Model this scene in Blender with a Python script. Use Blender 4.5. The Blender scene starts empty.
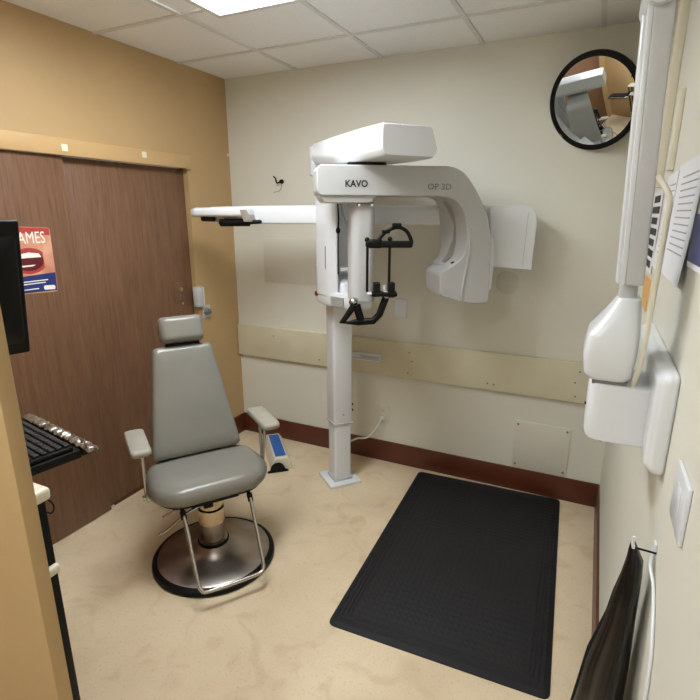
import bpy, bmesh, math, random
from mathutils import Vector, Matrix
random.seed(7)
PI = math.pi
W = 2.709      # room width (m)
H = 2.70       # ceiling height
YR = -4.6      # rear wall behind the camera
SC = bpy.context.scene
COL = SC.collection

# ------------------------------------------------------------------ materials
def s2l(c):
    return tuple(((v/255)/12.92 if v/255 <= .04045 else ((v/255+.055)/1.055)**2.4) for v in c) + (1,)

def mat(name, rgb, rough=.5, metal=0, noise=0, nscale=8, stretch=(1,1,1), bump=0, bscale=60, rgb2=None, coat=0, spec=.5, emit=None, detail=4):
    m = bpy.data.materials.new(name); m.use_nodes = True
    nt = m.node_tree; b = nt.nodes['Principled BSDF']
    b.inputs['Base Color'].default_value = s2l(rgb)
    b.inputs['Roughness'].default_value = rough
    b.inputs['Metallic'].default_value = metal
    b.inputs['Specular IOR Level'].default_value = spec
    b.inputs['Coat Weight'].default_value = coat
    if emit:
        b.inputs['Emission Color'].default_value = emit[0]; b.inputs['Emission Strength'].default_value = emit[1]
    tc = nt.nodes.new('ShaderNodeTexCoord'); mp = nt.nodes.new('ShaderNodeMapping')
    mp.inputs['Scale'].default_value = stretch
    nt.links.new(tc.outputs['Object'], mp.inputs['Vector'])
    if rgb2 is not None or noise:
        n = nt.nodes.new('ShaderNodeTexNoise'); n.inputs['Scale'].default_value = nscale; n.inputs['Detail'].default_value = detail
        nt.links.new(mp.outputs[0], n.inputs['Vector'])
        r = nt.nodes.new('ShaderNodeValToRGB')
        r.color_ramp.elements[0].position = .32; r.color_ramp.elements[1].position = .68
        r.color_ramp.elements[0].color = s2l(rgb)
        r.color_ramp.elements[1].color = s2l(rgb2 if rgb2 is not None else tuple(min(255, v*(1+noise)) for v in rgb))
        nt.links.new(n.outputs['Fac'], r.inputs['Fac']); nt.links.new(r.outputs['Color'], b.inputs['Base Color'])
    if bump:
        n2 = nt.nodes.new('ShaderNodeTexNoise'); n2.inputs['Scale'].default_value = bscale; n2.inputs['Detail'].default_value = 3
        nt.links.new(mp.outputs[0], n2.inputs['Vector'])
        bp = nt.nodes.new('ShaderNodeBump'); bp.inputs['Strength'].default_value = bump; bp.inputs['Distance'].default_value = .004
        nt.links.new(n2.outputs['Fac'], bp.inputs['Height']); nt.links.new(bp.outputs[0], b.inputs['Normal'])
    return m

def wood_mat():
    m = bpy.data.materials.new('brown_laminate'); m.use_nodes = True
    nt = m.node_tree; b = nt.nodes['Principled BSDF']; b.inputs['Roughness'].default_value = .42
    tc = nt.nodes.new('ShaderNodeTexCoord')
    mp = nt.nodes.new('ShaderNodeMapping'); mp.inputs['Scale'].default_value = (1, 26, 1.6)
    nt.links.new(tc.outputs['Object'], mp.inputs['Vector'])
    n = nt.nodes.new('ShaderNodeTexNoise'); n.inputs['Scale'].default_value = 1.6; n.inputs['Detail'].default_value = 6; n.inputs['Roughness'].default_value = .65; n.inputs['Distortion'].default_value = .6
    nt.links.new(mp.outputs[0], n.inputs['Vector'])
    r = nt.nodes.new('ShaderNodeValToRGB')
    e = r.color_ramp.elements; e[0].position = .25; e[0].color = s2l((101, 71, 51)); e[1].position = .75; e[1].color = s2l((132, 96, 71))
    nt.links.new(n.outputs['Fac'], r.inputs['Fac'])
    mp2 = nt.nodes.new('ShaderNodeMapping'); mp2.inputs['Scale'].default_value = (1, 170, 7)
    nt.links.new(tc.outputs['Object'], mp2.inputs['Vector'])
    n2 = nt.nodes.new('ShaderNodeTexNoise'); n2.inputs['Scale'].default_value = 1; n2.inputs['Detail'].default_value = 2
    nt.links.new(mp2.outputs[0], n2.inputs['Vector'])
    r2 = nt.nodes.new('ShaderNodeValToRGB'); r2.color_ramp.elements[0].position = .38; r2.color_ramp.elements[0].color = (.62, .6, .58, 1); r2.color_ramp.elements[1].position = .5; r2.color_ramp.elements[1].color = (1, 1, 1, 1)
    nt.links.new(n2.outputs['Fac'], r2.inputs['Fac'])
    mx = nt.nodes.new('ShaderNodeMix'); mx.data_type = 'RGBA'; mx.blend_type = 'MULTIPLY'; mx.inputs[0].default_value = .45
    nt.links.new(r.outputs['Color'], mx.inputs[6]); nt.links.new(r2.outputs['Color'], mx.inputs[7])
    nt.links.new(mx.outputs[2], b.inputs['Base Color'])
    return m

def floor_mat():
    m = bpy.data.materials.new('beige_sheet_vinyl'); m.use_nodes = True
    nt = m.node_tree; b = nt.nodes['Principled BSDF']; b.inputs['Roughness'].default_value = .5
    tc = nt.nodes.new('ShaderNodeTexCoord')
    def ns(scale, det, p0, p1, c0, c1, dist=0):
        n = nt.nodes.new('ShaderNodeTexNoise'); n.inputs['Scale'].default_value = scale; n.inputs['Detail'].default_value = det; n.inputs['Distortion'].default_value = dist
        nt.links.new(tc.outputs['Object'], n.inputs['Vector'])
        r = nt.nodes.new('ShaderNodeValToRGB'); e = r.color_ramp.elements
        e[0].position = p0; e[0].color = c0; e[1].position = p1; e[1].color = c1
        nt.links.new(n.outputs['Fac'], r.inputs['Fac']); return r.outputs['Color']
    def mul(a, c, f):
        mx = nt.nodes.new('ShaderNodeMix'); mx.data_type = 'RGBA'; mx.blend_type = 'MULTIPLY'; mx.inputs[0].default_value = f
        nt.links.new(a, mx.inputs[6]); nt.links.new(c, mx.inputs[7]); return mx.outputs[2]
    base = ns(2.2, 5, .3, .7, s2l((210, 189, 158)), s2l((225, 207, 177)), .4)
    stain = ns(5.5, 6, .33, .47, (.74, .64, .52, 1), (1, 1, 1, 1), 1.2)
    speck = ns(90, 3, .30, .42, (.72, .66, .58, 1), (1, 1, 1, 1))
    c = mul(mul(base, stain, .38), speck, .5)
    nt.links.new(c, b.inputs['Base Color'])
    return m

def mat_rubber():
    m = bpy.data.materials.new('black_ribbed_rubber'); m.use_nodes = True
    nt = m.node_tree; b = nt.nodes['Principled BSDF']; b.inputs['Roughness'].default_value = .62
    b.inputs['Base Color'].default_value = s2l((27, 27, 29)); b.inputs['Specular IOR Level'].default_value = .3
    tc = nt.nodes.new('ShaderNodeTexCoord'); mp = nt.nodes.new('ShaderNodeMapping')
    nt.links.new(tc.outputs['Object'], mp.inputs['Vector'])
    w = nt.nodes.new('ShaderNodeTexWave'); w.bands_direction = 'X'; w.inputs['Scale'].default_value = 11; w.inputs['Distortion'].default_value = 0
    v = nt.nodes.new('ShaderNodeTexWave'); v.bands_direction = 'Y'; v.inputs['Scale'].default_value = 9
    nt.links.new(mp.outputs[0], w.inputs['Vector']); nt.links.new(mp.outputs[0], v.inputs['Vector'])
    ad = nt.nodes.new('ShaderNodeMath'); ad.operation = 'MINIMUM'
    nt.links.new(w.outputs['Fac'], ad.inputs[0]); nt.links.new(v.outputs['Fac'], ad.inputs[1])
    bp = nt.nodes.new('ShaderNodeBump'); bp.inputs['Strength'].default_value = .35; bp.inputs['Distance'].default_value = .004
    nt.links.new(ad.outputs[0], bp.inputs['Height']); nt.links.new(bp.outputs[0], b.inputs['Normal'])
    return m

M = dict(
    wall=mat('cream_wall_paint', (220, 218, 206), .55, noise=.02, nscale=1.5, bump=.12, bscale=45),
    tan=mat('tan_wall_paint', (184, 154, 110), .5, noise=.03, nscale=2, bump=.15, bscale=45),
    trimtan=mat('tan_fascia_paint', (198, 163, 114), .4, noise=.02, nscale=3),
    ceil=mat('white_ceiling_tile', (244, 244, 243), .8, noise=.02, nscale=60, bump=.2, bscale=120),
    rail=mat('cream_painted_board', (208, 201, 174), .35, rgb2=(217, 211, 187), nscale=3, bump=.1, bscale=20),
    base=mat('brown_vinyl_baseboard', (88, 44, 27), .4, noise=.12, nscale=6),
    wood=wood_mat(), floor=floor_mat(), mat=mat_rubber(),
    white=mat('white_gloss_plastic', (224, 227, 232), .28, coat=.25, noise=.01, nscale=3),
    grey=mat('pale_grey_plastic', (194, 195, 196), .4, noise=.01, nscale=3),
    beamgrey=mat('silver_grey_plastic', (186, 187, 188), .38, noise=.02, nscale=3),
    spine=mat('warm_grey_plastic', (150, 144, 136), .4, noise=.02, nscale=3),  # even warm mid grey of the inner spine and the beam bracket
    greyd=mat('mid_grey_plastic', (120, 118, 116), .45),
    cream=mat('cream_plastic', (224, 218, 200), .4, noise=.01, nscale=4),
    cover=mat('worn_grey_cream_plate', (208, 205, 191), .4, noise=.02, nscale=6),
    blank=mat('cream_blank_plate', (216, 213, 200), .4, noise=.01, nscale=4),
    black=mat('black_plastic', (5, 5, 6), .5, noise=.1, nscale=20, spec=.25),
    blackg=mat('black_gloss_vinyl', (10, 10, 12), .22, noise=.2, nscale=6, bump=.5, bscale=14),
    key=mat('black_keys', (30, 30, 33), .5),
    vinyl=mat('grey_green_vinyl', (128, 126, 119), .30, noise=.04, nscale=5, bump=.12, bscale=90, coat=.1),
    pad=mat('grey_armrest_vinyl', (158, 154, 143), .5, noise=.04, nscale=12),
    chrome=mat('chrome', (190, 188, 184), .18, metal=1, noise=.03, nscale=10),
    steel=mat('worn_brushed_steel', (142, 132, 126), .3, metal=1, rgb2=(182, 172, 164), nscale=5, stretch=(1, 1, 1), bump=.1, bscale=30),
    sleeve=mat('brass_tinted_chrome', (196, 178, 150), .22, metal=1),
    mirror=mat('mirror_silver', (235, 238, 238), .02, metal=1),
    paper=mat('white_paper', (232, 232, 236), .6, noise=.01, nscale=5),
    sleevep=mat('plastic_sleeve', (214, 214, 220), .15, coat=.5, noise=.02, nscale=8),
    ink=mat('grey_ink', (168, 168, 176), .7), inkb=mat('black_ink', (35, 35, 38), .6),
    inkg=mat('grey_lettering', (112, 112, 112), .5),
    navy=mat('navy_print', (52, 58, 112), .5), blue=mat('blue_print', (38, 96, 176), .45),
    postnavy=mat('poster_navy_print', (36, 52, 112), .4), skin=mat('printed_skin', (196, 128, 102), .4, rgb2=(222, 168, 140), nscale=9),
    lip=mat('printed_lips', (176, 62, 58), .4), mouth=mat('printed_mouth', (96, 26, 30), .4), tooth=mat('printed_teeth', (244, 240, 232), .4),
    red=mat('red_print', (200, 50, 60), .5), orange=mat('orange_card', (226, 176, 110), .6),
    bluecloth=mat('blue_apron_vinyl', (40, 88, 160), .4, noise=.2, nscale=6, bump=.4, bscale=12),
    socket=mat('dark_slot', (50, 46, 42), .6), brass=mat('aged_brass', (190, 170, 120), .3, metal=.9),
    track=mat('ceiling_grid_white', (225, 225, 222), .5),
    lamp=mat('lit_diffuser', (255, 255, 255), .5, emit=((.925, .975, 1, 1), 10)),
    lamp2=mat('lit_diffuser_dimmer', (255, 255, 255), .5, emit=((.925, .975, 1, 1), 7.5)),
    clear=mat('cloudy_plastic_wrap', (62, 52, 44), .12, rgb2=(128, 116, 102), nscale=38, bump=.9, bscale=35, coat=.4),
)

# ------------------------------------------------------------------ mesh builder
class G:
    def __init__(s): s.bm = bmesh.new()
    def _keep(s, geom, R, c):
        bmesh.ops.transform(s.bm, matrix=Matrix.Translation(Vector(c)) @ (R.to_4x4() if R else Matrix.Identity(4)), verts=geom)
    def box(s, c, size, bev=0, seg=2, R=None):
        t = bmesh.new(); bmesh.ops.create_cube(t, size=1)
        bmesh.ops.scale(t, vec=Vector(size), verts=t.verts)
        if bev: bmesh.ops.bevel(t, geom=t.edges[:], offset=bev, segments=seg, affect='EDGES', profile=.5)
        s._merge(t, R, c); return s
    def span(s, a, b, bev=0, seg=2):
        return s.box([(p+q)/2 for p, q in zip(a, b)], [abs(q-p) for p, q in zip(a, b)], bev, seg)
    def _merge(s, t, R=None, c=(0, 0, 0)):
        m = Matrix.Translation(Vector(c)) @ (R.to_4x4() if R else Matrix.Identity(4))
        bmesh.ops.transform(t, matrix=m, verts=t.verts)
        me = bpy.data.meshes.new('tmp'); t.to_mesh(me); t.free(); s.bm.from_mesh(me); bpy.data.meshes.remove(me)
    def loft(s, rings, cap=True, closed=True):
        vs = [[s.bm.verts.new(p) for p in r] for r in rings]
        n = len(vs[0])
        for a, b in zip(vs, vs[1:]):
            for i in range(n if closed else n-1):
                j = (i+1) % n
                try: s.bm.faces.new((a[i], a[j], b[j], b[i]))
                except ValueError: pass
        if cap and closed:
            s.bm.faces.new(list(reversed(vs[0]))); s.bm.faces.new(vs[-1])
        return s
    def cyl(s, p0, p1, r0, r1=None, n=28):
        r1 = r0 if r1 is None else r1
        p0, p1 = Vector(p0), Vector(p1); d = (p1-p0).normalized()
        u = d.orthogonal().normalized(); v = d.cross(u)
        ring = lambda p, r: [p+u*(r*math.cos(2*PI*i/n))+v*(r*math.sin(2*PI*i/n)) for i in range(n)]
        return s.loft([ring(p0, r0), ring(p1, r1)])
    def tube(s, pts, r, n=12, smooth=0):
        pts = [Vector(p) for p in pts]
        if smooth:
            q = [pts[0]] + pts + [pts[-1]]; out = []
            for i in range(1, len(q)-2):
                for k in range(smooth):
                    t = k/smooth; a, b, c, d = q[i-1:i+3]
                    out.append(.5*((2*b)+(-a+c)*t+(2*a-5*b+4*c-d)*t*t+(-a+3*b-3*c+d)*t**3))
            out.append(pts[-1]); pts = out
        u = (pts[1]-pts[0]).orthogonal().normalized(); rings = []
        for i, p in enumerate(pts):
            d = (pts[min(i+1, len(pts)-1)]-pts[max(i-1, 0)]).normalized()
            u = (u-d*u.dot(d)).normalized(); v = d.cross(u)
            rr = r[i] if isinstance(r, (list, tuple)) else r
            rings.append([p+u*(rr*math.cos(2*PI*k/n))+v*(rr*math.sin(2*PI*k/n)) for k in range(n)])
        return s.loft(rings)
    def lathe(s, prof, n=48, c=(0, 0, 0), R=None):
        t = G(); t.loft([[(r*math.cos(2*PI*i/n), r*math.sin(2*PI*i/n), z) for i in range(n)] for r, z in prof])
        s._merge(t.bm, R, c); return s
    def prism(s, pts, vec):
        a = [Vector(p) for p in pts]; vec = Vector(vec)
        s.loft([a, [p+vec for p in a]]); return s
    def sphere(s, c, r, n=20, sc=(1, 1, 1)):
        t = bmesh.new(); bmesh.ops.create_uvsphere(t, u_segments=n, v_segments=n//2, radius=r)
        bmesh.ops.scale(t, vec=Vector(sc), verts=t.verts); s._merge(t, None, c); return s

def fillet(pts, r, n=5):
    """round the corners of a closed 2-D outline; r is one radius or a list"""
    out = []; N = len(pts)
    for i in range(N):
        p = Vector(pts[i]); a = Vector(pts[i-1]); b = Vector(pts[(i+1) % N])
        rr = r[i] if isinstance(r, (list, tuple)) else r
        if rr <= 0: out.append(p); continue
        da, db = a-p, b-p
        l = min(rr, da.length*.48, db.length*.48)
        q0, q1 = p+da.normalized()*l, p+db.normalized()*l
        for k in range(n+1):
            t = k/n; out.append(q0*(1-t)**2+p*2*t*(1-t)+q1*t*t)
    return out

def obj(name, g, m, parent=None, bevel=None, angle=38, flat=False, local=False):
    bm = g.bm if isinstance(g, G) else g
    if parent is not None and not local:
        bmesh.ops.transform(bm, matrix=parent_world(parent).inverted(), verts=bm.verts)
    bmesh.ops.recalc_face_normals(bm, faces=bm.faces)
    me = bpy.data.meshes.new(name); bm.to_mesh(me); bm.free()
    me.materials.append(M[m] if isinstance(m, str) else m)
    if not flat:
        me.polygons.foreach_set('use_smooth', [True]*len(me.polygons))
        me.set_sharp_from_angle(angle=math.radians(angle))
    o = bpy.data.objects.new(name, me); COL.objects.link(o)
    if parent is not None: o.parent = parent
    if bevel:
        b = o.modifiers.new('bevel', 'BEVEL'); b.width = bevel[0]; b.segments = bevel[1]; b.limit_method = 'ANGLE'; b.angle_limit = math.radians(30)
        b.harden_normals = False
    return o
def parent_world(o):
    m = o.matrix_basis.copy()
    while o.parent: o = o.parent; m = o.matrix_basis @ m
    return m
def thing(name, label, cat, loc=(0, 0, 0), rotz=0, group=None):
    o = bpy.data.objects.new(name, None); COL.objects.link(o); o.empty_display_size = .05
    o.location = loc; o.rotation_euler = (0, 0, rotz)
    o.matrix_basis = Matrix.Translation(Vector(loc)) @ Matrix.Rotation(rotz, 4, 'Z')
    return tag(o, label, cat, group)
def tag(o, label, cat, group=None):
    o['label'] = label; o['category'] = cat
    if group: o['group'] = group
    return o
def struct(name, g, m, parent=None, **k):
    o = obj(name, g, m, parent, **k)
    if parent is None: o['kind'] = 'structure'
    return o
def text(name, body, size, m, origin, ux, uz, parent, depth=.0006, width=None, spacing=1.0, bold=0):
    """real lettering: origin is the lower left corner, ux the reading direction, uz up"""
    cu = bpy.data.curves.new(name, 'FONT'); cu.body = body; cu.size = size; cu.extrude = depth; cu.space_character = spacing; cu.resolution_u = 3; cu.offset = bold
    t = bpy.data.objects.new('tmp', cu); COL.objects.link(t)
    bpy.context.view_layer.update()
    me = bpy.data.meshes.new_from_object(t.evaluated_get(bpy.context.evaluated_depsgraph_get()))
    bpy.data.objects.remove(t); bpy.data.curves.remove(cu)
    ux, uz = Vector(ux).normalized(), Vector(uz).normalized(); n = ux.cross(uz)
    bm = bmesh.new(); bm.from_mesh(me); bpy.data.meshes.remove(me)
    if width:
        xs = [v.co.x for v in bm.verts]; w = max(xs)-min(xs); x0 = min(xs)
        for v in bm.verts: v.co.x = (v.co.x-x0)*width/w
    mm = Matrix((ux, uz, n)).transposed().to_4x4(); mm.translation = Vector(origin)
    bmesh.ops.transform(bm, matrix=mm, verts=bm.verts)
    g = G(); g.bm.free(); g.bm = bm
    return obj(name, g, m, parent, flat=True)

# ------------------------------------------------------------------ the room
T = .12
struct('floor', G().span((-T, YR-T, -.1), (W+T, T, 0)), 'floor')
struct('ceiling', G().span((-T, YR-T, H), (W+T, T, H+.1)), 'ceil')
struct('wall_back', G().span((-T, 0, 0), (W+T, T, H)), 'wall')
struct('wall_right', G().span((W, YR, 0), (W+T, 0, H)), 'wall')
struct('wall_rear', G().span((-T, YR-T, 0), (W+T, YR, H)), 'wall')
# tan left wall, with the sliding-door opening cut into it
DY0, DY1, DZ = -.44, -2.45, 2.07
g = G(); g.span((-T, DY0, 0), (0, 0, H)); g.span((-T, DY1, DZ), (0, DY0, H)); g.span((-T, YR, 0), (0, DY1, H))
struct('wall_left', g, 'tan')
# short partition that carries the workstation, at the left edge of the view
struct('wall_near', G().span((0, -2.684, 0), (1.575, -2.652, H), .003), 'tan')
# baseboards
struct('baseboard_back', G().span((.0, -.014, 0), (W, 0, .158), .003), 'base')
struct('baseboard_right', G().span((W-.012, YR+.02, 0), (W, -.015, .158), .003), 'base')
struct('baseboard_left', G().span((0, -.425, 0), (.012, -.015, .158), .003), 'base')
struct('baseboard_rear', G().span((.2, YR, 0), (W-.02, YR+.012, .158), .003), 'base')
# sliding door fascia (trim), jamb, panels
struct('trim_1', G().span((0, -2.50, 2.064), (.024, -.436, 2.146), .002), 'trimtan')
struct('trim_2', G().span((-T+.01, -.446, 0), (-.002, -.4405, 2.064)), 'tan')
d1 = struct('door_1', G().span((-.072, -1.42, .006), (-.036, -.452, 2.063), .002), 'wood')
d2 = struct('door_2', G().span((-.034, -2.44, .006), (-.004, -1.344, 2.063), .002), 'wood')
# floor guide seen at the foot of the doors
struct('trim_3', G().span((-.033, -1.30, 0), (-.028, -.45, .012)), 'base')
# cup pull / lock on the door
lk = obj('lock_plate', G().span((-.0365, -.63, 1.19), (-.032, -.545, 1.32), .001), 'wood', d1)
obj('thumb_turn', G().cyl((-.034, -.575, 1.272), (-.018, -.575, 1.272), .017, .014), 'brass', d1)
obj('key_cylinder', G().cyl((-.036, -.568, 1.172), (-.026, -.568, 1.172), .010), 'brass', d1)

# ceiling tile grid
g = G()
for x in (.6, 1.21, 1.82, 2.43): g.span((x-.012, YR, H-.008), (x+.012, 0, H+.001))
for k in range(8): y = -.45-.61*k; g.span((0, y-.012, H-.007), (W, y+.012, H+.001))
struct('trim_4', g, 'track')

def troffer(x, y, lab, m='lamp'):
    t = thing('ceiling_light', lab, 'ceiling light', (x, y, H-.012), 0)
    g = G()
    for a, b in (((-.30, -.60), (.30, -.57)), ((-.30, .57), (.30, .60)), ((-.30, -.57), (-.27, .57)), ((.27, -.57), (.30, .57))):
        g.span((a[0], a[1], -.025), (b[0], b[1], .005), .002)
    obj('frame', g, 'track', t, local=True)
    obj('diffuser', G().span((-.268, -.568, -.012), (.268, .568, .0)), m, t, local=True)
troffer(1.10, -1.62, 'rectangular fluorescent ceiling light above the x-ray machine')
troffer(1.45, -3.6, 'rectangular fluorescent ceiling light nearer the rear wall', 'lamp2')

# ------------------------------------------------------------------ back wall fittings
t = thing('bumper_rail', 'long cream painted board fixed along the back wall', 'wall rail', (W/2, -.015, .80))
obj('board', G().span((.004, -.030, .673), (W-.002, 0, .926), .005, 3), 'rail', t)
for x, z in ((1.455, .86), (1.475, .80), (1.45, .715), (1.99, .72), (2.03, .717), (2.52, .87), (2.50, .80), (2.51, .715), (.35, .86), (.75, .72)):
    obj('screw_head', G().cyl((x, -.0325, z), (x, -.028, z), .0055, n=10), 'greyd', t)

t = thing('access_panel', 'square cream access panel low on the back wall, four corner screws', 'access panel', (2.345, 0, .32))
obj('plate', G().span((2.180, -.007, .170), (2.513, 0, .490), .002), 'blank', t)
for x in (2.20, 2.492):
    for z in (.19, .468): obj('screw_head', G().cyl((x, -.0105, z), (x, -.006, z), .007, n=12), 'greyd', t)

t = thing('electrical_outlet', 'cream electrical outlet beside the machine column, white plug in it', 'outlet', (1.262, 0, .37))
obj('cover_plate', G().span((1.215, -.007, .305), (1.309, 0, .435), .003), 'cream', t)
for z in (.345, .398):
    o = obj('socket', G().cyl((1.262, -.0095, z), (1.262, -.006, z), .018, n=20), 'cream', t)
    obj('slot', G().span((1.254, -.0105, z-.006), (1.2565, -.009, z+.006)).span((1.2675, -.0105, z-.006), (1.270, -.009, z+.006)), 'socket', o)
tag(obj('blank_cover', G().span((1.335, -.010, 1.096), (1.420, 0, 1.214), .003), 'white'), 'small rectangular cream blank switch cover on back wall above the rail', 'cover plate')
t = thing('round_cover', 'round cream blank cover under the right box of the x-ray beam', 'cover plate', (2.058, 0, 1.372))
obj('disc', G().lathe([(.001, .0), (.066, .0), (.070, .004), (.066, .009), (.001, .011)], c=(2.058, 0, 1.372), R=Matrix.Rotation(PI/2, 3, 'X')), 'cover', t)
tag(obj('wall_patch', G().span((.272, -.004, 1.27), (.838, 0, 1.598), .001), 'blank'), 'large flat cream patch panel on back wall under the left beam', 'wall panel')
# hook with a curl of wire
t = thing('wall_hook', 'small black hook with a curl of wire high on the back wall', 'hook', (.43, 0, 1.985))
obj('hook', G().cyl((.455, 0, 1.995), (.455, -.02, 1.995), .016, .012).tube([(.455, -.018, 1.995), (.43, -.03, 1.985), (.42, -.03, 2.015), (.402, -.028, 2.03)], .005, 8, 4), 'black', t)
obj('wire', G().tube([(.458, -.016, 1.99), (.462, -.02, 1.96), (.44, -.02, 1.93), (.40, -.018, 1.925), (.39, -.012, 1.92)], .002, 6, 5), 'greyd', t)
tag(obj('corner_clip', G().span((-.001, -.026, 2.178), (.018, .001, 2.202), .003), 'cream'), 'tiny cream clip high in the corner of tan and cream walls', 'clip')

# long slim bracket behind the column
t = thing('wall_bracket', 'slim cream horizontal bracket on the rail behind the machine column', 'wall bracket', (1.05, -.03, .79))
obj('channel', G().span((.865, -.042, .772), (1.252, -.0305, .822), .003), 'white', t)
obj('lip', G().span((.865, -.058, .812), (1.252, -.042, .822), .001).span((.865, -.058, .772), (1.252, -.042, .781), .001), 'white', t)
obj('slot', G().span((1.09, -.0435, .79), (1.235, -.042, .803)), 'grey', t)

# convex mirror
MC = Vector((2.425, -.115, 2.325))
t = thing('convex_mirror', 'round convex safety mirror with black rim high in the back right corner', 'mirror', (MC.x, 0, MC.z))
Rm = Matrix.Rotation(math.radians(-24), 3, 'Z') @ Matrix.Rotation(math.radians(90+20), 3, 'X')
Rc, ra = 1.8, .232
prof = [(max(.0005, ra*k/16), math.sqrt(Rc*Rc-(ra*k/16)**2)-math.sqrt(Rc*Rc-ra*ra)) for k in range(17)]
gm = G(); gm.lathe(list(reversed(prof)) , n=64, c=MC, R=Rm)
obj('glass', gm, 'mirror', t, angle=60)
obj('rim', G().lathe([(ra-.002, .003), (ra, .006), (ra+.002, .005), (ra+.003, 0), (ra+.003, -.012), (.001, -.012), (.001, -.009), (ra-.004, -.008)], n=64, c=MC, R=Rm), 'black', t)
obj('bracket', G().cyl((MC.x, 0, MC.z), (MC.x, -.11, MC.z), .03), 'black', t)

# ------------------------------------------------------------------ left wall items
for y, z in ((-1.343, 2.101), (-.826, 2.116)):
    lab = 'square white sticker on the door fascia, ' + ('the one nearer the camera' if y < -1 else 'the one nearer the back wall')
    tag(obj('sticker', G().span((.0235, y-.017, z-.017), (.0255, y+.017, z+.017)), 'cream'), lab, 'sticker', 'stickers on the door fascia')
t = thing('door_latch_box', 'pale grey latch box on the jamb at the sliding door edge', 'latch', (0, -.455, 1.20))
obj('housing', G().span((-.012, -.478, 1.135), (.030, -.418, 1.275), .004), 'grey', t)
obj('side_plate', G().span((.0, -.4165, 1.14), (.034, -.412, 1.27), .001), 'cream', t)
obj('bolt_knob', G().cyl((.0, -.375, 1.085), (.035, -.375, 1.085), .026, .022).cyl((.035, -.375, 1.085), (.05, -.375, 1.085), .012), 'greyd', t)
obj('mount_plate', G().span((0, -.41, 1.04), (.006, -.33, 1.13), .002), 'grey', t)

# poster on the door (flat print)
PX = -.0035
t = thing('poster', 'small poster of an open mouth on the sliding door beside the monitor', 'poster', (PX, -1.60, 1.55))
py0, py1, pz0, pz1 = -1.745, -1.475, 1.395, 1.725
def yz(pts, x, d=.0006): return G().prism([(x, a, b) for a, b in pts], (d, 0, 0))
rc = lambda a, b, c, d: [(a, b), (c, b), (c, d), (a, d)]
obj('sheet', yz(fillet([(py0, pz0), (py1, pz0-.012), (py1+.004, pz1-.018), (py0, pz1)], .012), PX, .001), 'skin', t)
ell = lambda cy, cz, ry, rz, n=36, sk=0: [(cy+ry*math.cos(2*PI*i/n), cz+rz*math.sin(2*PI*i/n)+sk*math.cos(2*PI*i/n)) for i in range(n)]
obj('printed_hair', yz([(py0+.03, pz1-.006), (py1, pz1-.02), (py1, pz1-.055), (py0+.03, pz1-.03)], PX+.001), 'lip', t)
obj('printed_lips', yz(ell(-1.60, 1.550, .090, .064), PX+.001), 'lip', t)
obj('printed_mouth', yz(ell(-1.60, 1.547, .072, .046), PX+.0016), 'mouth', t)
obj('printed_teeth', yz([(-1.662, 1.565), (-1.538, 1.565), (-1.548, 1.584), (-1.60, 1.592), (-1.652, 1.584)], PX+.0022).prism([(PX+.0022, a, b) for a, b in [(-1.66, 1.53), (-1.57, 1.53), (-1.59, 1.522), (-1.64, 1.522)]], (.0006, 0, 0)), 'tooth', t)
obj('printed_finger', yz([(-1.528, 1.485), (-1.500, 1.485), (-1.497, 1.63), (-1.512, 1.645), (-1.527, 1.63)], PX+.0018), 'skin', t)
bd = obj('printed_band', yz([(py0, pz0+.004), (py1-.003, pz0-.006), (py1-.001, pz0+.088), (py0, pz0+.078)], PX+.001), 'postnavy', t)
obj('printed_badge', yz(fillet([(-1.548, 1.400), (-1.488, 1.396), (-1.488, 1.418), (-1.548, 1.422)], .008), PX+.0016), 'tooth', t)
g = G()
for z, a, b in ((1.447, -1.72, -1.52), (1.435, -1.72, -1.535), (1.408, -1.72, -1.575)): g.prism([(PX+.0018, y, zz) for y, zz in rc(a, z, b, z+.005)], (.0004, 0, 0))
obj('printed_small_lines', g, 'tooth', t)
text('printed_lettering', 'NAMES', .082, 'tooth', (PX+.0022, -1.682, 1.634), (0, 1, 0), (0, 0, 1), t, width=.178)

# ------------------------------------------------------------------ floor things
a = math.radians(2.4)
root = thing('anti_fatigue_mat', 'large black ribbed rubber mat on the floor against back wall', 'mat', (2.063, -.79, 0), a)
pts = fillet([(-.466, -.75), (.466, -.75), (.466, .75), (-.466, .75)], .035)
g = G(); g.loft([[(p[0], p[1], 0) for p in pts], [(p[0]*.998, p[1]*.999, .006) for p in pts], [(p[0]*.965, p[1]*.978, .014) for p in pts]])
o = obj('mat_body', g, 'mat', root, local=True)
o2 = G()
for k in range(4):
    q = fillet([(-.44+.018*k, -.722+.018*k), (.44-.018*k, -.722+.018*k), (.44-.018*k, .722-.018*k), (-.44+.018*k, .722-.018*k)], .02)
    o2.tube([(p[0], p[1], .0135) for p in q]+[(q[0][0], q[0][1], .0135)], .003, 6)
obj('border_ribs', o2, 'mat', root, local=True)

# cream box with blue label, lying beside the chair
bx = thing('floor_box', 'cream box with blue label and black arched end lying near baseboard', 'box', (.525, -.30, 0), math.atan2(.33, -.30))
# local x runs from the near end (-) to the far end (+)
L0, L1 = -.215, .215
prof = [(-.075, 0), (.075, 0), (.070, .05), (.045, .092), (-.045, .092), (-.070, .06)]
g = G(); g.loft([[(L0+(.0), y, z) for y, z in prof], [(L1, y*.98, z) for y, z in prof]])
obj('body', g, 'cream', bx, local=True, bevel=(.005, 2))
obj('label_panel', G().span((L0+.035, -.040, .0925), (L1-.02, .038, .0935)), 'blue', bx, local=True)
arch = [(-.075, 0)] + [(-.052*math.cos(PI*k/12), .012+.05*math.sin(PI*k/12)) for k in range(13)] + [(.075, 0)]
arch = [(y+.03, z) for y, z in arch]
g = G(); g.loft([[(L0-.003, y, z+.001) for y, z in arch], [(L0-.03, y, z*.9+.001) for y, z in arch]])
obj('black_arch', g, 'black', bx, local=True)

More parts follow.
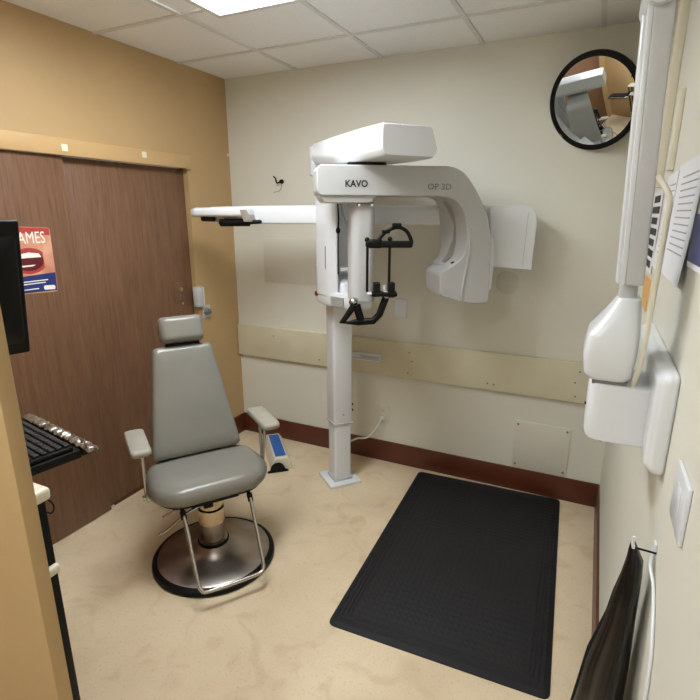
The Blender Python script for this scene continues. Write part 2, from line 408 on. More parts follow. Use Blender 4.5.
# ------------------------------------------------------------------ barber-style exam chair
ch = thing('exam_chair', 'grey vinyl high-back exam chair on a round steel hydraulic base', 'chair', (.860, -1.404, 0), math.atan2(-.57, .82))
def cobj(n, g, m, p=None, **k): return obj(n, g, m, p or ch, local=True, **k)
bs = cobj('base_disc', G().lathe([(.001, .022), (.292, .022), (.294, .034), (.282, .040), (.20, .048), (.14, .056), (.105, .075), (.080, .098), (.072, .105), (.001, .105)], 72), 'steel')
cobj('rubber_rim', G().lathe([(.286, .0), (.312, .0), (.318, .010), (.314, .028), (.300, .037), (.290, .036), (.286, .024)], 72), 'black')
lp = cobj('pump_cylinder', G().lathe([(.001, .10), (.074, .10), (.074, .118), (.062, .122), (.062, .225), (.001, .225)], 40), 'steel')
cobj('collar_ring', G().lathe([(.001, .098), (.080, .098), (.081, .110), (.072, .114), (.001, .114)], 40), 'black')
cobj('piston_sleeve', G().lathe([(.001, .22), (.067, .22), (.068, .30), (.058, .306), (.055, .395), (.001, .395)], 40), 'sleeve')
cobj('seat_bracket', G().span((-.12, -.12, .385), (.12, .12, .420), .006), 'black')
cobj('height_lever', G().tube([(.06, -.05, .36), (.06, -.14, .33), (.05, -.22, .27), (.045, -.27, .25)], .007, 10, 4), 'chrome')
cobj('lever_clamp', G().box((.07, -.03, .365), (.05, .05, .035), .008), 'black')
cobj('lever_rod', G().tube([(.04, -.04, .385), (.02, -.16, .35), (.0, -.24, .31)], .006, 8, 3), 'chrome')

def cushion(outline, prof, tf):
    """outline: closed 2-D points about the origin; prof: (scale inset m, height)"""
    rings = []
    for ins, h in prof:
        ring = []
        for p in outline:
            l = p.length; ring.append(tf(Vector((p.x*(1-ins/l), p.y*(1-ins/l), h))))
        rings.append(ring)
    return G().loft(rings)
so = fillet([(.178, -.215), (.178, .215), (.04, .318), (-.19, .285), (-.28, .185), (-.28, -.185), (-.19, -.28), (.04, -.308)], .16, 7)
so = [Vector((p.x, p.y)) for p in so]
prof = [(.06, .428), (.018, .431), (.004, .442), (0, .460), (.003, .480), (.012, .498), (.028, .511), (.06, .519), (.13, .523), (.18, .5235)]
cobj('seat', cushion(so, prof, lambda v: v), 'vinyl', angle=60)
cobj('seat_board', cushion(so, [(.05, .412), (.03, .416), (.03, .432)], lambda v: v), 'black')
# backrest: x across, y up the back, h thickness towards the sitter
lean = math.atan2(.175, .56)
def btf(v):  # v=(across, up, out)
    up = Vector((-math.sin(lean), 0, math.cos(lean))); out = Vector((math.cos(lean), 0, math.sin(lean)))
    o = Vector((-.285, 0, .815))
    q = o + Vector((0, 1, 0))*v.x + up*v.y + out*v.z
    return q
bo = fillet([(-.240, -.305), (.234, -.305), (.148, .285), (-.158, .285)], [.035, .035, .03, .03], 6)
bo = [Vector((p.x, p.y)) for p in bo]
prof = [(.03, -.036), (.006, -.032), (0, -.018), (0, .008), (.004, .024), (.014, .034), (.035, .040), (.09, .044)]
cobj('backrest', cushion(bo, prof, btf), 'vinyl', angle=60)
cobj('backrest_shell', cushion(bo, [(.03, -.046), (.012, -.043), (.008, -.034)], btf), 'black')
cobj('back_frame', G().tube([(-.10, 0, .40), (-.24, 0, .42), (-.275, 0, .52), (-.33, 0, .70)], .016, 10, 4), 'chrome')
hr = btf(Vector((0, .375, .028)))
hb = cushion([Vector((p.x, p.y)) for p in fillet([(-.116, -.076), (.116, -.076), (.116, .068), (-.116, .068)], .035, 6)],
             [(.03, -.06), (.010, -.055), (0, -.04), (0, -.01), (.006, .018), (.018, .034), (.034, .042), (.05, .044)],
             lambda v: btf(Vector((v.x, .375+v.y, v.z+.03))))
hd = cobj('headrest', hb, 'vinyl', angle=60)
for sx in (-.04, .04):
    a_, b_ = btf(Vector((sx, .22, -.045))), btf(Vector((sx, .40, -.025)))
    cobj('headrest_post', G().cyl(a_, b_, .008), 'chrome')
cobj('headrest_base', G().box(btf(Vector((0, .292, -.01))), (.04, .18, .02), .006, 2, Matrix.Rotation(-lean, 3, 'Y')), 'black')
for sy in (-1, 1):
    pad = [Vector((p.x, p.y)) for p in fillet([(-.145, -.046), (.145, -.046), (.145, .046), (-.145, .046)], .03, 6)]
    gz = cushion(pad, [(.012, -.016), (0, -.008), (0, .006), (.006, .015), (.016, .019)], lambda v: Vector((v.x-.02, v.y+sy*.313, v.z+.724+.0*v.x)))
    ar = cobj('armrest', gz, 'pad', angle=60)
    g = G(); g.tube([(.03, sy*.305, .71), (.01, sy*.303, .60), (-.02, sy*.300, .44)], .008, 10, 3)
    g.tube([(-.06, sy*.305, .71), (-.045, sy*.303, .60), (-.03, sy*.300, .44)], .008, 10, 3)
    cobj('armrest_bar', g, 'chrome')
    cobj('armrest_bracket', G().span((-.055, sy*.27, .415), (.01, sy*.305, .465), .006).cyl((-.02, sy*.30, .43), (-.02, sy*.318, .43), .014), 'chrome')
fr = [(.12, -.165, .405), (.15, -.162, .385)]
path = [(.10, -.165, .403), (.15, -.165, .392), (.20, -.162, .33), (.325, -.157, .138), (.350, -.148, .102), (.362, -.112, .09), (.362, .112, .09), (.350, .148, .102), (.325, .157, .138), (.20, .162, .33), (.15, .165, .392), (.10, .165, .403)]
cobj('footrest_frame', G().tube(path, .0095, 12, 3), 'chrome')
for sy in (-1, 1): cobj('frame_socket', G().cyl((.14, sy*.165, .402), (.165, sy*.165, .368), .014), 'black')

# ------------------------------------------------------------------ panoramic x-ray machine
C0 = Vector((1.10, -.386, 0)); th = math.radians(-40)
mc = thing('panoramic_xray_machine', 'white dental panoramic x-ray machine on a floor column with long side beam', 'x-ray machine', C0, th)
def mo(n, g, m, p=None, **k): return obj(n, g, m, p or mc, local=True, **k)   # local x = forward towards the patient, y = sideways
mo('base_plate', G().box((0, 0, .010), (.228, .225, .020), .004), 'white')
mo('base_collar', G().box((0, 0, .03), (.134, .132, .022), .004), 'grey')
mo('lower_column', G().box((0, 0, .24), (.120, .118, .42), .014, 4), 'white')
mo('upper_column', G().box((0, 0, 1.225), (.132, .134, 1.58), .018, 4), 'white')
mo('column_foot_ring', G().box((0, 0, .438), (.138, .140, .014), .005), 'grey')
for y in (-.018, .018): pass
mo('column_screw', G().cyl((.065, 0, .50), (.068, 0, .50), .005, n=10), 'greyd')
for z in (.505, .545): mo('cable_plug', G().cyl((.02, .066, z), (.02, .088, z), .010, .008), 'black')
# carriage around the column
def rr(pts, r, n=5): return [Vector((p.x, p.y)) for p in fillet(pts, r, n)]
cs = rr([(-.075, -.118), (.0, -.148), (.15, -.137), (.215, -.108), (.215, -.093), (.08, -.085), (.075, .10), (-.075, .10)], [.03, .05, .05, .012, .008, .02, .03, .03])
g = G(); g.loft([[(p.x, p.y, z) for p in cs] for z in (1.30, 1.985)])
ca = mo('carriage_cover', g, 'white', bevel=(.006, 2))
mo('cover_slot', G().box((.13, -.1395, 1.53), (.006, .003, .13)), 'greyd', ca)
mo('guide_cord', G().tube([(.2195, -.098, 1.84), (.224, -.094, 1.74), (.222, -.097, 1.66), (.222, -.098, 1.44)], .0045, 8, 3).sphere((.223, -.098, 1.685), .013, 14, (1, 1, 1.4)), 'black', ca)
mo('hanging_lead', G().tube([(.10, -.05, 1.98), (.16, -.045, 1.80), (.22, -.03, 1.68), (.20, -.02, 1.45)], .006, 8, 5), 'grey')
# lower shelf
ls = rr([(-.085, -.115), (-.02, -.140), (.15, -.138), (.30, -.085), (.36, -.03), (.36, .06), (.10, .11), (-.085, .105)], [.03, .05, .06, .03, .03, .03, .04, .03])
g = G(); g.loft([[(p.x*.96, p.y*.96, 1.245) for p in ls], [(p.x, p.y, 1.262) for p in ls], [(p.x, p.y, 1.315) for p in ls], [(p.x*.97, p.y*.97, 1.335) for p in ls]])
sh = mo('lower_shelf', g, 'white', bevel=(.004, 2))
us = rr([(-.07, -.10), (.10, -.115), (.24, -.075), (.24, .05), (-.07, .09)], .03)
mo('shelf_cowl', G().loft([[(p.x, p.y, 1.33) for p in us], [(p.x*.92, p.y*.95, 1.385) for p in us], [(p.x*.72-.01, p.y*.85, 1.42) for p in us]]), 'white', bevel=(.008, 3))
g = G()
for k in range(7):
    z = 1.262+.008*k; g.box((.235, -.112+.0, z), (.11, .006, .003), 0, 2, Matrix.Rotation(math.atan2(.053, .15), 3, 'Z'))
mo('grip_ribs', g, 'grey', sh)
mo('emergency_button', G().cyl((-.02, -.139, 1.30), (-.02, -.15, 1.30), .017, .013), mat('red_button', (120, 30, 25), .4), sh)
mo('inner_shelf', G().span((.12, -.08, 1.455), (.23, .02, 1.475), .004), 'white')
mo('side_latch', G().span((-.02, -.146, 1.43), (.0, -.134, 1.47), .003), 'grey')

# the top shelf housing
sec = []
for f, hw, zt, zb in ((-.085, .138, 2.168, 2.085), (-.075, .142, 2.172, 2.060), (.25, .150, 2.170, 2.030), (.58, .150, 2.166, 2.020), (.785, .145, 2.160, 2.020), (.800, .140, 2.154, 2.026)):
    zm = zb+(zt-zb)*(.30 if f < .3 else .22)
    c = rr([(-hw*.86, zb), (hw*.86, zb), (hw, zm), (hw*.90, zt), (-hw*.90, zt), (-hw, zm)], [.01, .01, .012, .014, .014, .012], 4)
    sec.append([(f+(.022 if (f > .7 and v.y < zm+.02) else 0), v.x, v.y) for v in c])
mo('top_shelf', G().loft(sec), 'white', angle=30, bevel=(.004, 2))
mo('column_cap', G().span((-.12, -.142, 1.992), (-.07, .12, 2.155), .012), 'grey')

# rotating arm: outline in the arm's own plane (u along the arm, z up), 26 cm deep
A = Vector((.82, .57, 0)).normalized(); N = Vector((-A.y, A.x, 0))   # N points away from the patient side
P0 = Vector((1.516, -.778, 0))
def ap(u, z, d=0): return P0 + A*u + N*d + Vector((0, 0, z))
outline = [(-.297, 2.006), (.375, 2.006), (.445, 1.982), (.500, 1.915), (.548, 1.840), (.590, 1.755), (.612, 1.668), (.620, 1.527), (.624, 1.312), (.549, 1.303), (.452, 1.321), (.349, 1.356), (.343, 1.475),
           (.397, 1.507), (.462, 1.545), (.486, 1.620), (.478, 1.719), (.448, 1.804), (.400, 1.850), (.331, 1.862), (-.285, 1.862), (-.297, 1.885)]
rad = [.03, .03, .05, .04, .04, .04, .04, .05, .02, .03, .03, .012, .02, .03, .04, .05, .05, .05, .04, .03, .02, .01]
ol = fillet(outline, rad, 4)
def back(p):   # the leg is deeper towards the back on the patient side
    if p.x < .505 and 1.50 < p.y < 1.858 and p.x > .34:
        k = math.sin(PI*(p.y-1.50)/.358)**.45
        return ap(p.x-.062*k, p.y, .25)
    return ap(p.x, p.y, .25)
ar = G(); ar.loft([[ap(p.x, p.y) for p in ol], [back(p) for p in ol]])
arm = obj('rotating_arm', ar, 'beamgrey', mc, bevel=(.010, 3))
# raised inner spine of the tube head, behind the front edge, and its window
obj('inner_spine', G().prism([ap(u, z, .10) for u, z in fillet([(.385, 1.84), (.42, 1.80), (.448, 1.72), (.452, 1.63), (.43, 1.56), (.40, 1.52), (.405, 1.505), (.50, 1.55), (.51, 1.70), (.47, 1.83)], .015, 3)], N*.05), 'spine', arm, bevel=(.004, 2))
obj('beam_window', G().sphere(ap(.425, 1.522, .035), .011, 14, (1.2, 1, .8)), 'black', arm)
obj('head_ridge', G().prism([ap(u, z, -.006) for u, z in fillet([(.458, 1.33), (.472, 1.328), (.505, 1.62), (.505, 1.70), (.495, 1.70), (.49, 1.58)], .004, 2)], N*.012), 'beamgrey', arm, bevel=(.003, 2))
obj('side_cover', G().prism([ap(u, z, .03) for u, z in fillet([(.600, 1.675), (.640, 1.650), (.655, 1.55), (.648, 1.375), (.612, 1.355)], .015, 4)], N*.17), 'white', mc, bevel=(.006, 2))
obj('arm_screw_cover', G().cyl(ap(.425, 1.945, .0), ap(.425, 1.945, -.0015), .016), 'beamgrey', arm)
obj('hub_cowl', G().prism([ap(u, z, .012) for u, z in fillet([(-.288, 1.868), (-.262, 1.829), (-.03, 1.829), (.004, 1.868)], .015, 4)], N*.225), 'beamgrey', mc, bevel=(.01, 3))
obj('pivot', G().cyl(ap(-.03, 1.98, .125), ap(-.03, 2.035, .125), .10), 'black', mc)
# sensor head hanging from the arm
zs = [1.325, 1.34, 1.79, 1.84]
so_ = rr([(-.122, .06), (-.090, .035), (-.02, .035), (.004, .06), (.004, .19), (-.122, .19)], [.02, .03, .03, .02, .02, .02])
g = G(); g.loft([[ap(p.x*1+.0, z, p.y) for p in so_] for z in zs])
sen = obj('sensor_head', g, 'grey', mc, bevel=(.005, 2))
obj('sensor_mount', G().box(ap(-.055, 1.822, .03), (.085, .02, .018), .003, 2, Matrix.Rotation(math.atan2(A.y, A.x), 3, 'Z')), 'greyd', sen)
for u in (-.088, -.022): obj('mount_stud', G().cyl(ap(u, 1.818, .022), ap(u, 1.818, .012), .006), 'white', sen)
text('brand_lettering', 'KAVO', .044, 'inkb', ap(-.160, 1.904, -.0012), A, (0, 0, 1), mc, width=.112, bold=.0012)
text('model_lettering', 'OP 3D', .042, 'inkg', ap(.258, 1.893, -.0012), A, (0, 0, 1), mc, width=.122)

# chin rest, handles and temple supports: frame v=(right, up) square to the viewer's side of the machine
V = Vector((.9, .434, 0)).normalized(); U = Vector((-V.y, V.x, 0)); Q0 = Vector((1.483, -.7075, 0)) - U*.12
def cp(u, z, d=0): return Q0 + V*(u*.955) + U*d + Vector((0, 0, z))
zc = lambda z: 1.78+(z-1.78)*.955-.0
hg = G()
hg.tube([cp(-.118, zc(1.300)), cp(-.184, zc(1.205)), cp(-.10, zc(1.207)), cp(-.016, zc(1.213)), cp(.018, zc(1.25)), cp(.048, zc(1.335)), cp(.056, zc(1.365))], .0185, 12)
hg.tube([cp(-.108, zc(1.302)), cp(-.082, zc(1.212))], .021, 12)
obj('patient_handle', hg, 'black', mc)
obj('ball_joint', G().sphere(cp(-.124, zc(1.312), .02), .024).cyl(cp(-.124, zc(1.315), .02), cp(-.10, zc(1.315), .14), .016), 'chrome', mc)
obj('chin_plate', G().box(cp(.03, zc(1.366)), (.155, .07, .007), .004, 2, Matrix.Rotation(math.atan2(V.y, V.x), 3, 'Z')), 'white', mc)
cr = obj('chin_cup', G().box(cp(.0, zc(1.385)), (.036, .06, .070), .006, 2, Matrix.Rotation(math.atan2(V.y, V.x), 3, 'Z')).box(cp(.078, zc(1.384)), (.036, .06, .075), .006, 2, Matrix.Rotation(math.atan2(V.y, V.x), 3, 'Z')).box(cp(.04, zc(1.362)), (.13, .08, .020), .005, 2, Matrix.Rotation(math.atan2(V.y, V.x), 3, 'Z')), 'black', mc)
obj('bite_block', G().cyl(cp(.042, zc(1.372)), cp(.042, zc(1.405)), .010), 'white', mc)
obj('joint_link', G().cyl(cp(.054, zc(1.34)), cp(.054, zc(1.375)), .020), 'grey', mc)
for u in (-.051, .066): obj('support_rod', G().cyl(cp(u, zc(1.372)), cp(u, zc(1.650)), .0068), 'black', mc)
tb = obj('temple_bar', G().box(cp(.062, zc(1.622)), (.236, .030, .034), .010, 3, Matrix.Rotation(math.atan2(V.y, V.x), 3, 'Z')).box(cp(-.012, zc(1.625)), (.075, .038, .044), .012, 3, Matrix.Rotation(math.atan2(V.y, V.x), 3, 'Z')).sphere(cp(-.053, zc(1.645)), .013).sphere(cp(.066, zc(1.648)), .012), 'black', mc)
obj('head_strap', G().tube([cp(.0, zc(1.635)), cp(.04, zc(1.682)), cp(.10, zc(1.708)), cp(.15, zc(1.69)), cp(.178, zc(1.64)), cp(.176, zc(1.618))], .0095, 10, 4), 'black', tb)
obj('strap_knob', G().box(cp(.10, zc(1.716)), (.048, .03, .026), .008, 3, Matrix.Rotation(math.atan2(V.y, V.x), 3, 'Z')).box(cp(.045, zc(1.686)), (.04, .022, .018), .005, 2, Matrix.Rotation(math.radians(55), 3, 'Z')), 'black', tb)

# long ceph beam across the room
Bd = Vector((.98, .2, 0)).normalized(); Bn = Vector((Bd.y, -Bd.x, 0)); Bp = Vector((1.05, -.395, 0))
def bp(u, z, d=0): return Bp + Bd*u + Bn*d + Vector((0, 0, z))   # d>0 towards the room
RB = Matrix.Rotation(math.atan2(Bd.y, Bd.x), 3, 'Z')
g = G(); prof = fillet([(-.035, 1.714), (.035, 1.714), (.038, 1.80), (.022, 1.824), (-.025, 1.824), (-.038, 1.80)], .012, 3)
g.loft([[bp(u, 1.772+(p.y-1.772)*s, p.x*s) for p in prof] for u, s in ((-.80, .55), (-.79, .86), (-.50, 1), (1.02, 1.0))])
bmn = obj('ceph_beam', g, 'white', mc, angle=50)
hd = obj('ceph_head', G().box(bp(-.67, 1.785, .075), (.38, .10, .056), .02, 4, RB), 'white', mc)
obj('head_end_cap', G().box(bp(-.845, 1.782, .072), (.075, .092, .052), .018, 4, RB), 'grey', hd)
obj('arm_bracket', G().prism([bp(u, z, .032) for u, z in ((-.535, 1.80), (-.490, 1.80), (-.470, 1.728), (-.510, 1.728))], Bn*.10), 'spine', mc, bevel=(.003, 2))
obj('pivot_block', G().box(bp(-.68, 1.752, .07), (.035, .03, .03), .004, 2, RB), 'cream', hd)
obj('ear_rod_holder', G().tube([bp(-.70, 1.722, .08), bp(-.69, 1.722, .08), bp(-.50, 1.724, .08), bp(-.49, 1.724, .08)], [.012, .024, .024, .012], 14).tube([bp(-.50, 1.724, .08), bp(-.425, 1.728, .08), bp(-.415, 1.728, .08)], [.013, .013, .006], 12), 'black', hd)
obj('nasion_support', G().box(bp(-.775, 1.748, .08), (.08, .055, .038), .010, 3, RB), 'black', hd)
xb = [(.925, 1.822), (1.11, 1.822), (1.160, 1.802), (1.180, 1.75), (1.172, 1.475), (.935, 1.490), (.945, 1.60)]
obj('detector_box', G().prism([bp(u, z, -.045) for u, z in fillet(xb, [.015, .03, .03, .03, .012, .012, .05], 4)], Bn*.12), 'white', mc, bevel=(.012, 3))
obj('detector_seam', G().prism([bp(u, z, .074) for u, z in ((1.130, 1.785), (1.133, 1.785), (1.125, 1.50), (1.122, 1.50))], Bn*.002), 'grey', mc)

# power cable of the machine
t = thing('power_cable', 'white power cable drooping from outlet to the machine column', 'cable', (1.262, 0, .36))
obj('plug', G().box((1.262, -.028, .345), (.032, .036, .028), .006), 'white', t)
obj('cord', G().tube([(1.262, -.046, .345), (1.255, -.075, .31), (1.22, -.12, .25), (1.19, -.15, .225), (1.15, -.20, .235), (1.137, -.27, .245), (1.125, -.31, .25)], .0065, 8, 5), 'cream', t)

# ------------------------------------------------------------------ wall-mounted intraoral x-ray arm, right
t = thing('wall_xray_arm', 'white wall-mounted x-ray arm folded upright on the right wall', 'x-ray arm', (W, -1.72, 1.34))
g = G()
pl = fillet([(-2.03, 1.235), (-1.44, 1.235), (-1.40, 1.27), (-1.40, 1.43), (-1.44, 1.462), (-2.03, 1.462)], .02, 4)
g.loft([[(W, p.x, p.y) for p in pl], [(W-.022, p.x, p.y) for p in pl], [(W-.040, -1.72+(p.x+1.72)*.95, 1.348+(p.y-1.348)*.88) for p in pl]])
obj('wall_plate', g, 'white', t, bevel=(.006, 2))
bk = G(); bo_ = fillet([(2.545, -1.95), (2.675, -1.95), (2.675, -1.78), (2.545, -1.78)], [.035, .004, .004, .035], 6)
bk.loft([[(p.x+.006, p.y, 1.262) for p in bo_], [(p.x, p.y, 1.278) for p in bo_], [(p.x, p.y, 1.392) for p in bo_], [(p.x+.003, p.y, 1.400) for p in bo_]])
br = obj('bracket', bk, 'white', t, bevel=(.003, 2))
obj('bracket_screw', G().cyl((2.5445, -1.905, 1.336), (2.541, -1.905, 1.336), .0035, n=10), 'black', br)
obj('bracket_pin', G().cyl((2.585, -1.93, 1.263), (2.585, -1.93, 1.255), .004, n=10), 'greyd', br)
el = G()
def sec_el(z, x0, x1, y0, y1, r): return [(p.x, p.y, z) for p in fillet([(x0, y0), (x1, y0), (x1, y1), (x0, y1)], r, 5)]
el.loft([sec_el(1.408, 2.540, 2.622, -1.945, -1.80, .025), sec_el(1.420, 2.530, 2.630, -1.955, -1.79, .03), sec_el(1.47, 2.524, 2.634, -1.965, -1.78, .032),
         sec_el(1.515, 2.530, 2.634, -1.965, -1.79, .032), sec_el(1.56, 2.560, 2.632, -1.945, -1.82, .03), sec_el(1.597, 2.582, 2.628, -1.925, -1.84, .02)])
obj('elbow_cover', el, 'white', t, bevel=(.004, 2))
obj('elbow_gap', G().span((2.55, -1.94, 1.398), (2.622, -1.80, 1.410)), 'greyd', t)
obj('elbow_shaft', G().box((2.600, -1.885, 1.62), (.036, .05, .075), .008, 3), 'grey', t)
RA = Matrix.Rotation(math.radians(-2), 3, 'Y'); PV = Vector((2.602, 0, 1.63))
def aa(x, y, z): return PV + RA @ (Vector((x, y, z))-PV)
a1 = obj('front_arm', G().box(aa(2.606, -1.935, 1.90), (.036, .052, .54), .005, 3, RA), 'grey', t)
obj('arm_side_channel', G().box(aa(2.584, -1.935, 1.90), (.010, .050, .535), .003, 2, RA), 'white', a1)
obj('rear_arm', G().box(aa(2.583, -1.862, 1.905), (.020, .055, .56), .006, 3, RA), 'white', t)
obj('channel_gap', G().box(aa(2.590, -1.8985, 1.90), (.018, .018, .52), 0, 2, RA), 'greyd', t)
obj('arm_knuckle', G().cyl(aa(2.598, -1.98, 2.185), aa(2.598, -1.83, 2.185), .030, n=28), 'white', t)
obj('coil_cable', G().tube([(2.620, -1.96, 1.85), (2.642, -1.985, 1.81), (2.645, -1.975, 1.76), (2.643, -1.965, 1.60), (2.641, -1.955, 1.47), (2.634, -1.93, 1.398)], .0058, 10, 5), 'cream', t)

tag(obj('cable_raceway', G().span((W-.030, -1.02, 1.868), (W, -.965, H-.01), .004), 'cream'), 'cream wall raceway right of the folded x-ray arm, the farther and longer', 'raceway', 'cable raceways on the right wall')
tag(obj('cable_raceway', G().span((W-.018, -1.30, 1.905), (W, -1.255, 2.135), .004), 'cream'), 'cream wall raceway ending above the white papers, the nearer and shorter', 'raceway', 'cable raceways on the right wall')

def sheet(name, y0, y1, z0, z1, lab, cat, x=W-.003, curl=.012, m='paper'):
    r = thing(name, lab, cat, (W, (y0+y1)/2, (z0+z1)/2))
    g = G(); n = 10; ringa, ringb = [], []
    for k in range(n+1):
        zz = z0+(z1-z0)*k/n; cx = x-curl*((1-k/n)**2)
        ringa.append([(cx, y0, zz), (cx, y1, zz), (cx+.001, y1, zz), (cx+.001, y0, zz)])
    g.loft(ringa); obj('page', g, m, r)
    return r, lambda zz: x-curl*((1-(zz-z0)/(z1-z0))**2)-.0012
def lines(r, fx, rows, y0, y1, m='ink', name='printed_lines', th=.0032):
    g = G()
    for k, z in enumerate(rows):
        g.box((fx(z)+.0007, (y0+y1)/2+random.uniform(-.004, .004), z), (.0009, (y1-y0)*random.uniform(.86, 1), th))
    obj(name, g, m, r)
r1, f1 = sheet('paper_notice', -1.455, -1.22, 1.612, 1.895, 'white plastic sleeved sheet on right wall, nearest the folded arm', 'paper', curl=.01)
lines(r1, f1, [1.86-.018*k for k in range(12)], -1.44, -1.30)
r2, f2 = sheet('paper_notice', -1.88, -1.475, 1.622, 1.905, 'white sheet with rows of grey text on right wall, middle of three', 'paper', curl=.014)
lines(r2, f2, [1.868-.0165*k for k in range(12)], -1.83, -1.56)
r3, f3 = sheet('paper_notice', -2.25, -1.905, 1.672, 1.912, 'white sheet with navy block on right wall at the picture edge', 'paper', curl=.006, m='paper')
obj('navy_block', G().span((W-.0105, -2.24, 1.684), (W-.008, -1.915, 1.778)), 'navy', r3)
lines(r3, lambda z: f3(z)-.0005, [1.88-.018*k for k in range(5)], -2.2, -1.95)
obj('red_stripe', G().span((W-.006, -2.24, 1.900), (W-.0035, -1.92, 1.908)), 'red', r3)
r4, f4 = sheet('picture_strip', -1.13, -.80, 1.572, 1.862, 'tall card of black blocks on right wall just behind folded arm', 'card', curl=.002, m='paper')
g = G()
for k in range(7): g.box((f4(1.6+.036*k), -.97, 1.60+.038*k), (.0016, .25 if k % 2 else .20, .024))
obj('printed_blocks', g, 'inkb', r4)
tag(obj('orange_card', G().span((W-.006, -1.16, 1.445), (W+.001, -.96, 1.555)), 'orange'), 'small orange card on the right wall below the black block card', 'card')

t = thing('light_switch', 'white switch plate on right wall near the right picture edge', 'switch', (W, -2.24, 1.30))
obj('plate', G().span((W-.008, -2.30, 1.245), (W, -2.185, 1.352), .003), 'white', t)
obj('rocker', G().span((W-.0095, -2.262, 1.27), (W-.008, -2.222, 1.327), .0006), 'white', t)

# black apron hanging on a hook, lower right
t = thing('lead_apron', 'black glossy lead apron hanging from a hook low on right wall', 'apron', (W, -2.11, 1.11))
rings = []
for k, (z, x0, x1, ry) in enumerate(((1.108, 2.662, 2.670, .006), (1.095, 2.660, 2.676, .012), (1.065, 2.658, 2.690, .022), (1.025, 2.653, 2.692, .035), (.97, 2.643, 2.692, .05), (.917, 2.637, 2.692, .055), (.80, 2.612, 2.694, .08), (.60, 2.592, 2.694, .10), (.35, 2.585, 2.694, .12), (.25, 2.586, 2.694, .12))):
    ring = []
    for i in range(48):
        a_ = 2*PI*i/48; w = 1+.13*min(1, k/4)*math.sin(4*a_+k*.12)+.03*math.sin(9*a_+1)
        ring.append((min(W-.010, (x0+x1)/2+(x1-x0)/2*w*math.cos(a_)), -2.09+ry*w*math.sin(a_), z))
    rings.append(ring)
obj('apron_cloth', G().loft(rings), 'blackg', t, angle=80)
obj('hook_stem', G().cyl((W+.003, -2.10, 1.098), (W-.044, -2.10, 1.100), .0022), 'black', t)
obj('hook_tip', G().tube([(W-.042, -2.10, 1.098), (W-.045, -2.10, 1.112), (W-.044, -2.10, 1.125)], .0035, 8), 'white', t)
t = thing('wire_rack', 'white bent wire rack on the right wall beside black apron', 'rack', (W, -2.15, 1.08))
obj('wire', G().tube([(W-.001, -2.06, 1.087), (W-.0042, -2.085, 1.086), (W-.010, -2.115, 1.078), (W-.0042, -2.16, 1.055), (W-.0042, -2.22, 1.01), (W-.0042, -2.26, .95), (W-.0042, -2.28, .8), (W-.001, -2.285, .75)], .0032, 8, 4), 'white', t)
obj('wall_clip', G().span((W-.006, -2.10, 1.092), (W, -2.08, 1.118), .002), 'white', t)

# ------------------------------------------------------------------ workstation at the left edge
t = thing('monitor', 'black computer monitor seen from behind at left edge of view', 'monitor', (1.05, -2.60, 1.30))
# screen frame: b = back normal, s = sideways along the panel
yawm = math.radians(-14)
Rz = Matrix.Rotation(yawm, 3, 'Z') @ Matrix.Rotation(math.radians(12), 3, 'Y')
mc0 = Vector((1.085, -2.478, 1.580))
def mp_(a, b, c): return mc0 + Rz @ Vector((a, b, c))
obj('screen_frame', G().box(mp_(0, 0, 0), (.022, .30, .375), .006, 3, Rz), 'black', t)
obj('screen', G().box(mp_(-.0115, 0, 0), (.002, .28, .35), 0, 2, Rz), 'blackg', t)
g = G(); o_ = lambda s, x: [mp_(x, p.x*s, p.y*s) for p in fillet([(-.14, -.155), (.14, -.155), (.14, .155), (-.14, .155)], .02, 4)]
g.loft([o_(1, .010), o_(.92, .024), o_(.6, .036)]); obj('rear_shell', g, 'black', t)
obj('mount_arm', G().cyl(mp_(.03, 0, 0), mp_(.075, 0, -.02), .028).tube([mp_(.07, 0, -.02), (1.10, -2.57, 1.50), (1.05, -2.60, 1.45), (1.05, -2.645, 1.45)], .016, 10, 3).span((1.0, -2.652, 1.38), (1.10, -2.640, 1.52), .003), 'black', t)

kl = Vector((-.985, .174, 0)).normalized(); kb = Vector((kl.y, -kl.x, 0))
if kb.y < 0: kb = -kb
Kx = Matrix((tuple(kl), tuple(kb), (0, 0, 1))).transposed()
K0 = Vector((.985, -2.335, 1.0))
def kp(l, w, h): return K0 + kl*l + kb*w + Vector((0, 0, h))
t = thing('keyboard_tray', 'black keyboard tray jutting from behind the tan partition at left', 'tray', kp(.25, .1, -.02))
obj('shelf', G().box(kp(.25, .085, -.016), (.50, .17, .030), .004, 2, Kx), 'black', t)
obj('support_arm', G().tube([kp(.22, .06, -.03), kp(.25, 0, -.12), (.78, -2.56, .86), (.78, -2.648, .86)], .018, 10, 3), 'black', t)
obj('under_lip', G().box(kp(.24, .186, -.014), (.50, .036, .018), .004, 2, Kx), 'black', t)
k = thing('keyboard', 'black computer keyboard on the tray in front of the door', 'keyboard', kp(.25, .08, .0))
obj('case', G().box(kp(.235, .077, .0075), (.45, .148, .015), .004, 2, Kx), 'black', k)
for row in range(6):
    w = .016+row*.0243; x = .02
    keys = [.018]*22 if row not in (0,) else [.018]*3+[.03, .03, .11, .03, .03]+[.018]*5
    for sz in keys:
        if x+sz > .452: break
        obj('key', G().box(kp(x+sz/2, w, .0185), (sz-.0025, .0185, .009), .002, 1, Kx), 'key', k)
        x += sz+.0012
t = thing('plastic_wrap', 'crumpled clear plastic strip with shiny end along the keyboard far edge', 'plastic wrap', kp(.25, .19, .0))
rings = []
NN = 90
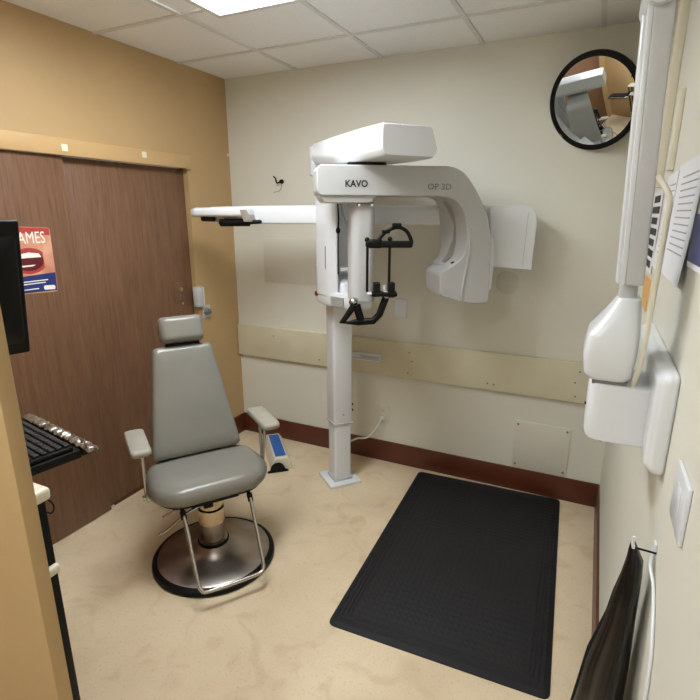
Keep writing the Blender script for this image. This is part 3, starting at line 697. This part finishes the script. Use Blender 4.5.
for i in range(NN):
    l = -.045+.50*i/(NN-1); q_ = .007+.0022*math.sin(i*.9)+.002*random.random(); q_ *= min(1, .3+i/4)
    rings.append([kp(l, .190+.020*math.cos(a_*PI/6)+.0015*random.uniform(-1, 1), -.0035+q_*(math.sin(a_*PI/6)+1)+.0018*random.uniform(0, 1)) for a_ in range(12)])
obj('crumpled_film', G().loft(rings), 'clear', t)
obj('pen', G().cyl(kp(-.03, .180, .016), kp(.06, .198, .018), .004, n=10), 'chrome', t)

# rolling cart behind the partition
t = thing('cart', 'narrow cart with black posts and cream shelves at lower left', 'cart', (1.20, -2.45, 0))
def cartpost(x, y): obj('post', G().span((x-.012, y-.012, .04), (x+.012, y+.012, 1.075), .003), 'black', t)
for x in (.86, 1.305):
    for y in (-2.50, -2.57) if False else (-2.50,): cartpost(x, y)
cartpost(.86, -2.62); cartpost(1.305, -2.62)
obj('shelf', G().span((.84, -2.645, 1.075), (1.345, -2.485, 1.11), .010, 3), 'cream', t)
obj('shelf', G().span((.84, -2.645, .850), (1.330, -2.485, .878), .008, 3), 'cream', t)
obj('shelf', G().span((.84, -2.645, .30), (1.330, -2.485, .33), .008, 3), 'cream', t)
for x in (.86, 1.305):
    for y in (-2.50, -2.62): obj('foot', G().cyl((x, y, 0), (x, y, .045), .018), 'black', t)
obj('cable_loop', G().tube([(1.318, -2.488, 1.07), (1.330, -2.482, 1.06), (1.336, -2.48, 1.045), (1.328, -2.484, 1.028), (1.317, -2.488, 1.03)], .002, 8, 5), 'black', t)

# ------------------------------------------------------------------ light, camera, output
w = bpy.data.worlds.new('world'); SC.world = w; w.use_nodes = True
w.node_tree.nodes['Background'].inputs[0].default_value = (.8, .85, .9, 1); w.node_tree.nodes['Background'].inputs[1].default_value = .3

cam = bpy.data.cameras.new('camera'); co = bpy.data.objects.new('camera', cam); COL.objects.link(co)
cam.sensor_width = 36; cam.lens = 503.0/700*36; cam.clip_start = .02
co.location = (2.525, -3.183, 1.78); co.rotation_euler = (PI/2-.266, 0, .449)
SC.camera = co
SC.view_settings.view_transform = 'Standard'; SC.view_settings.look = 'None'; SC.view_settings.gamma = 1
SC.view_settings.exposure = 1.16
try: SC.view_settings.use_curve_mapping = False
except Exception: pass
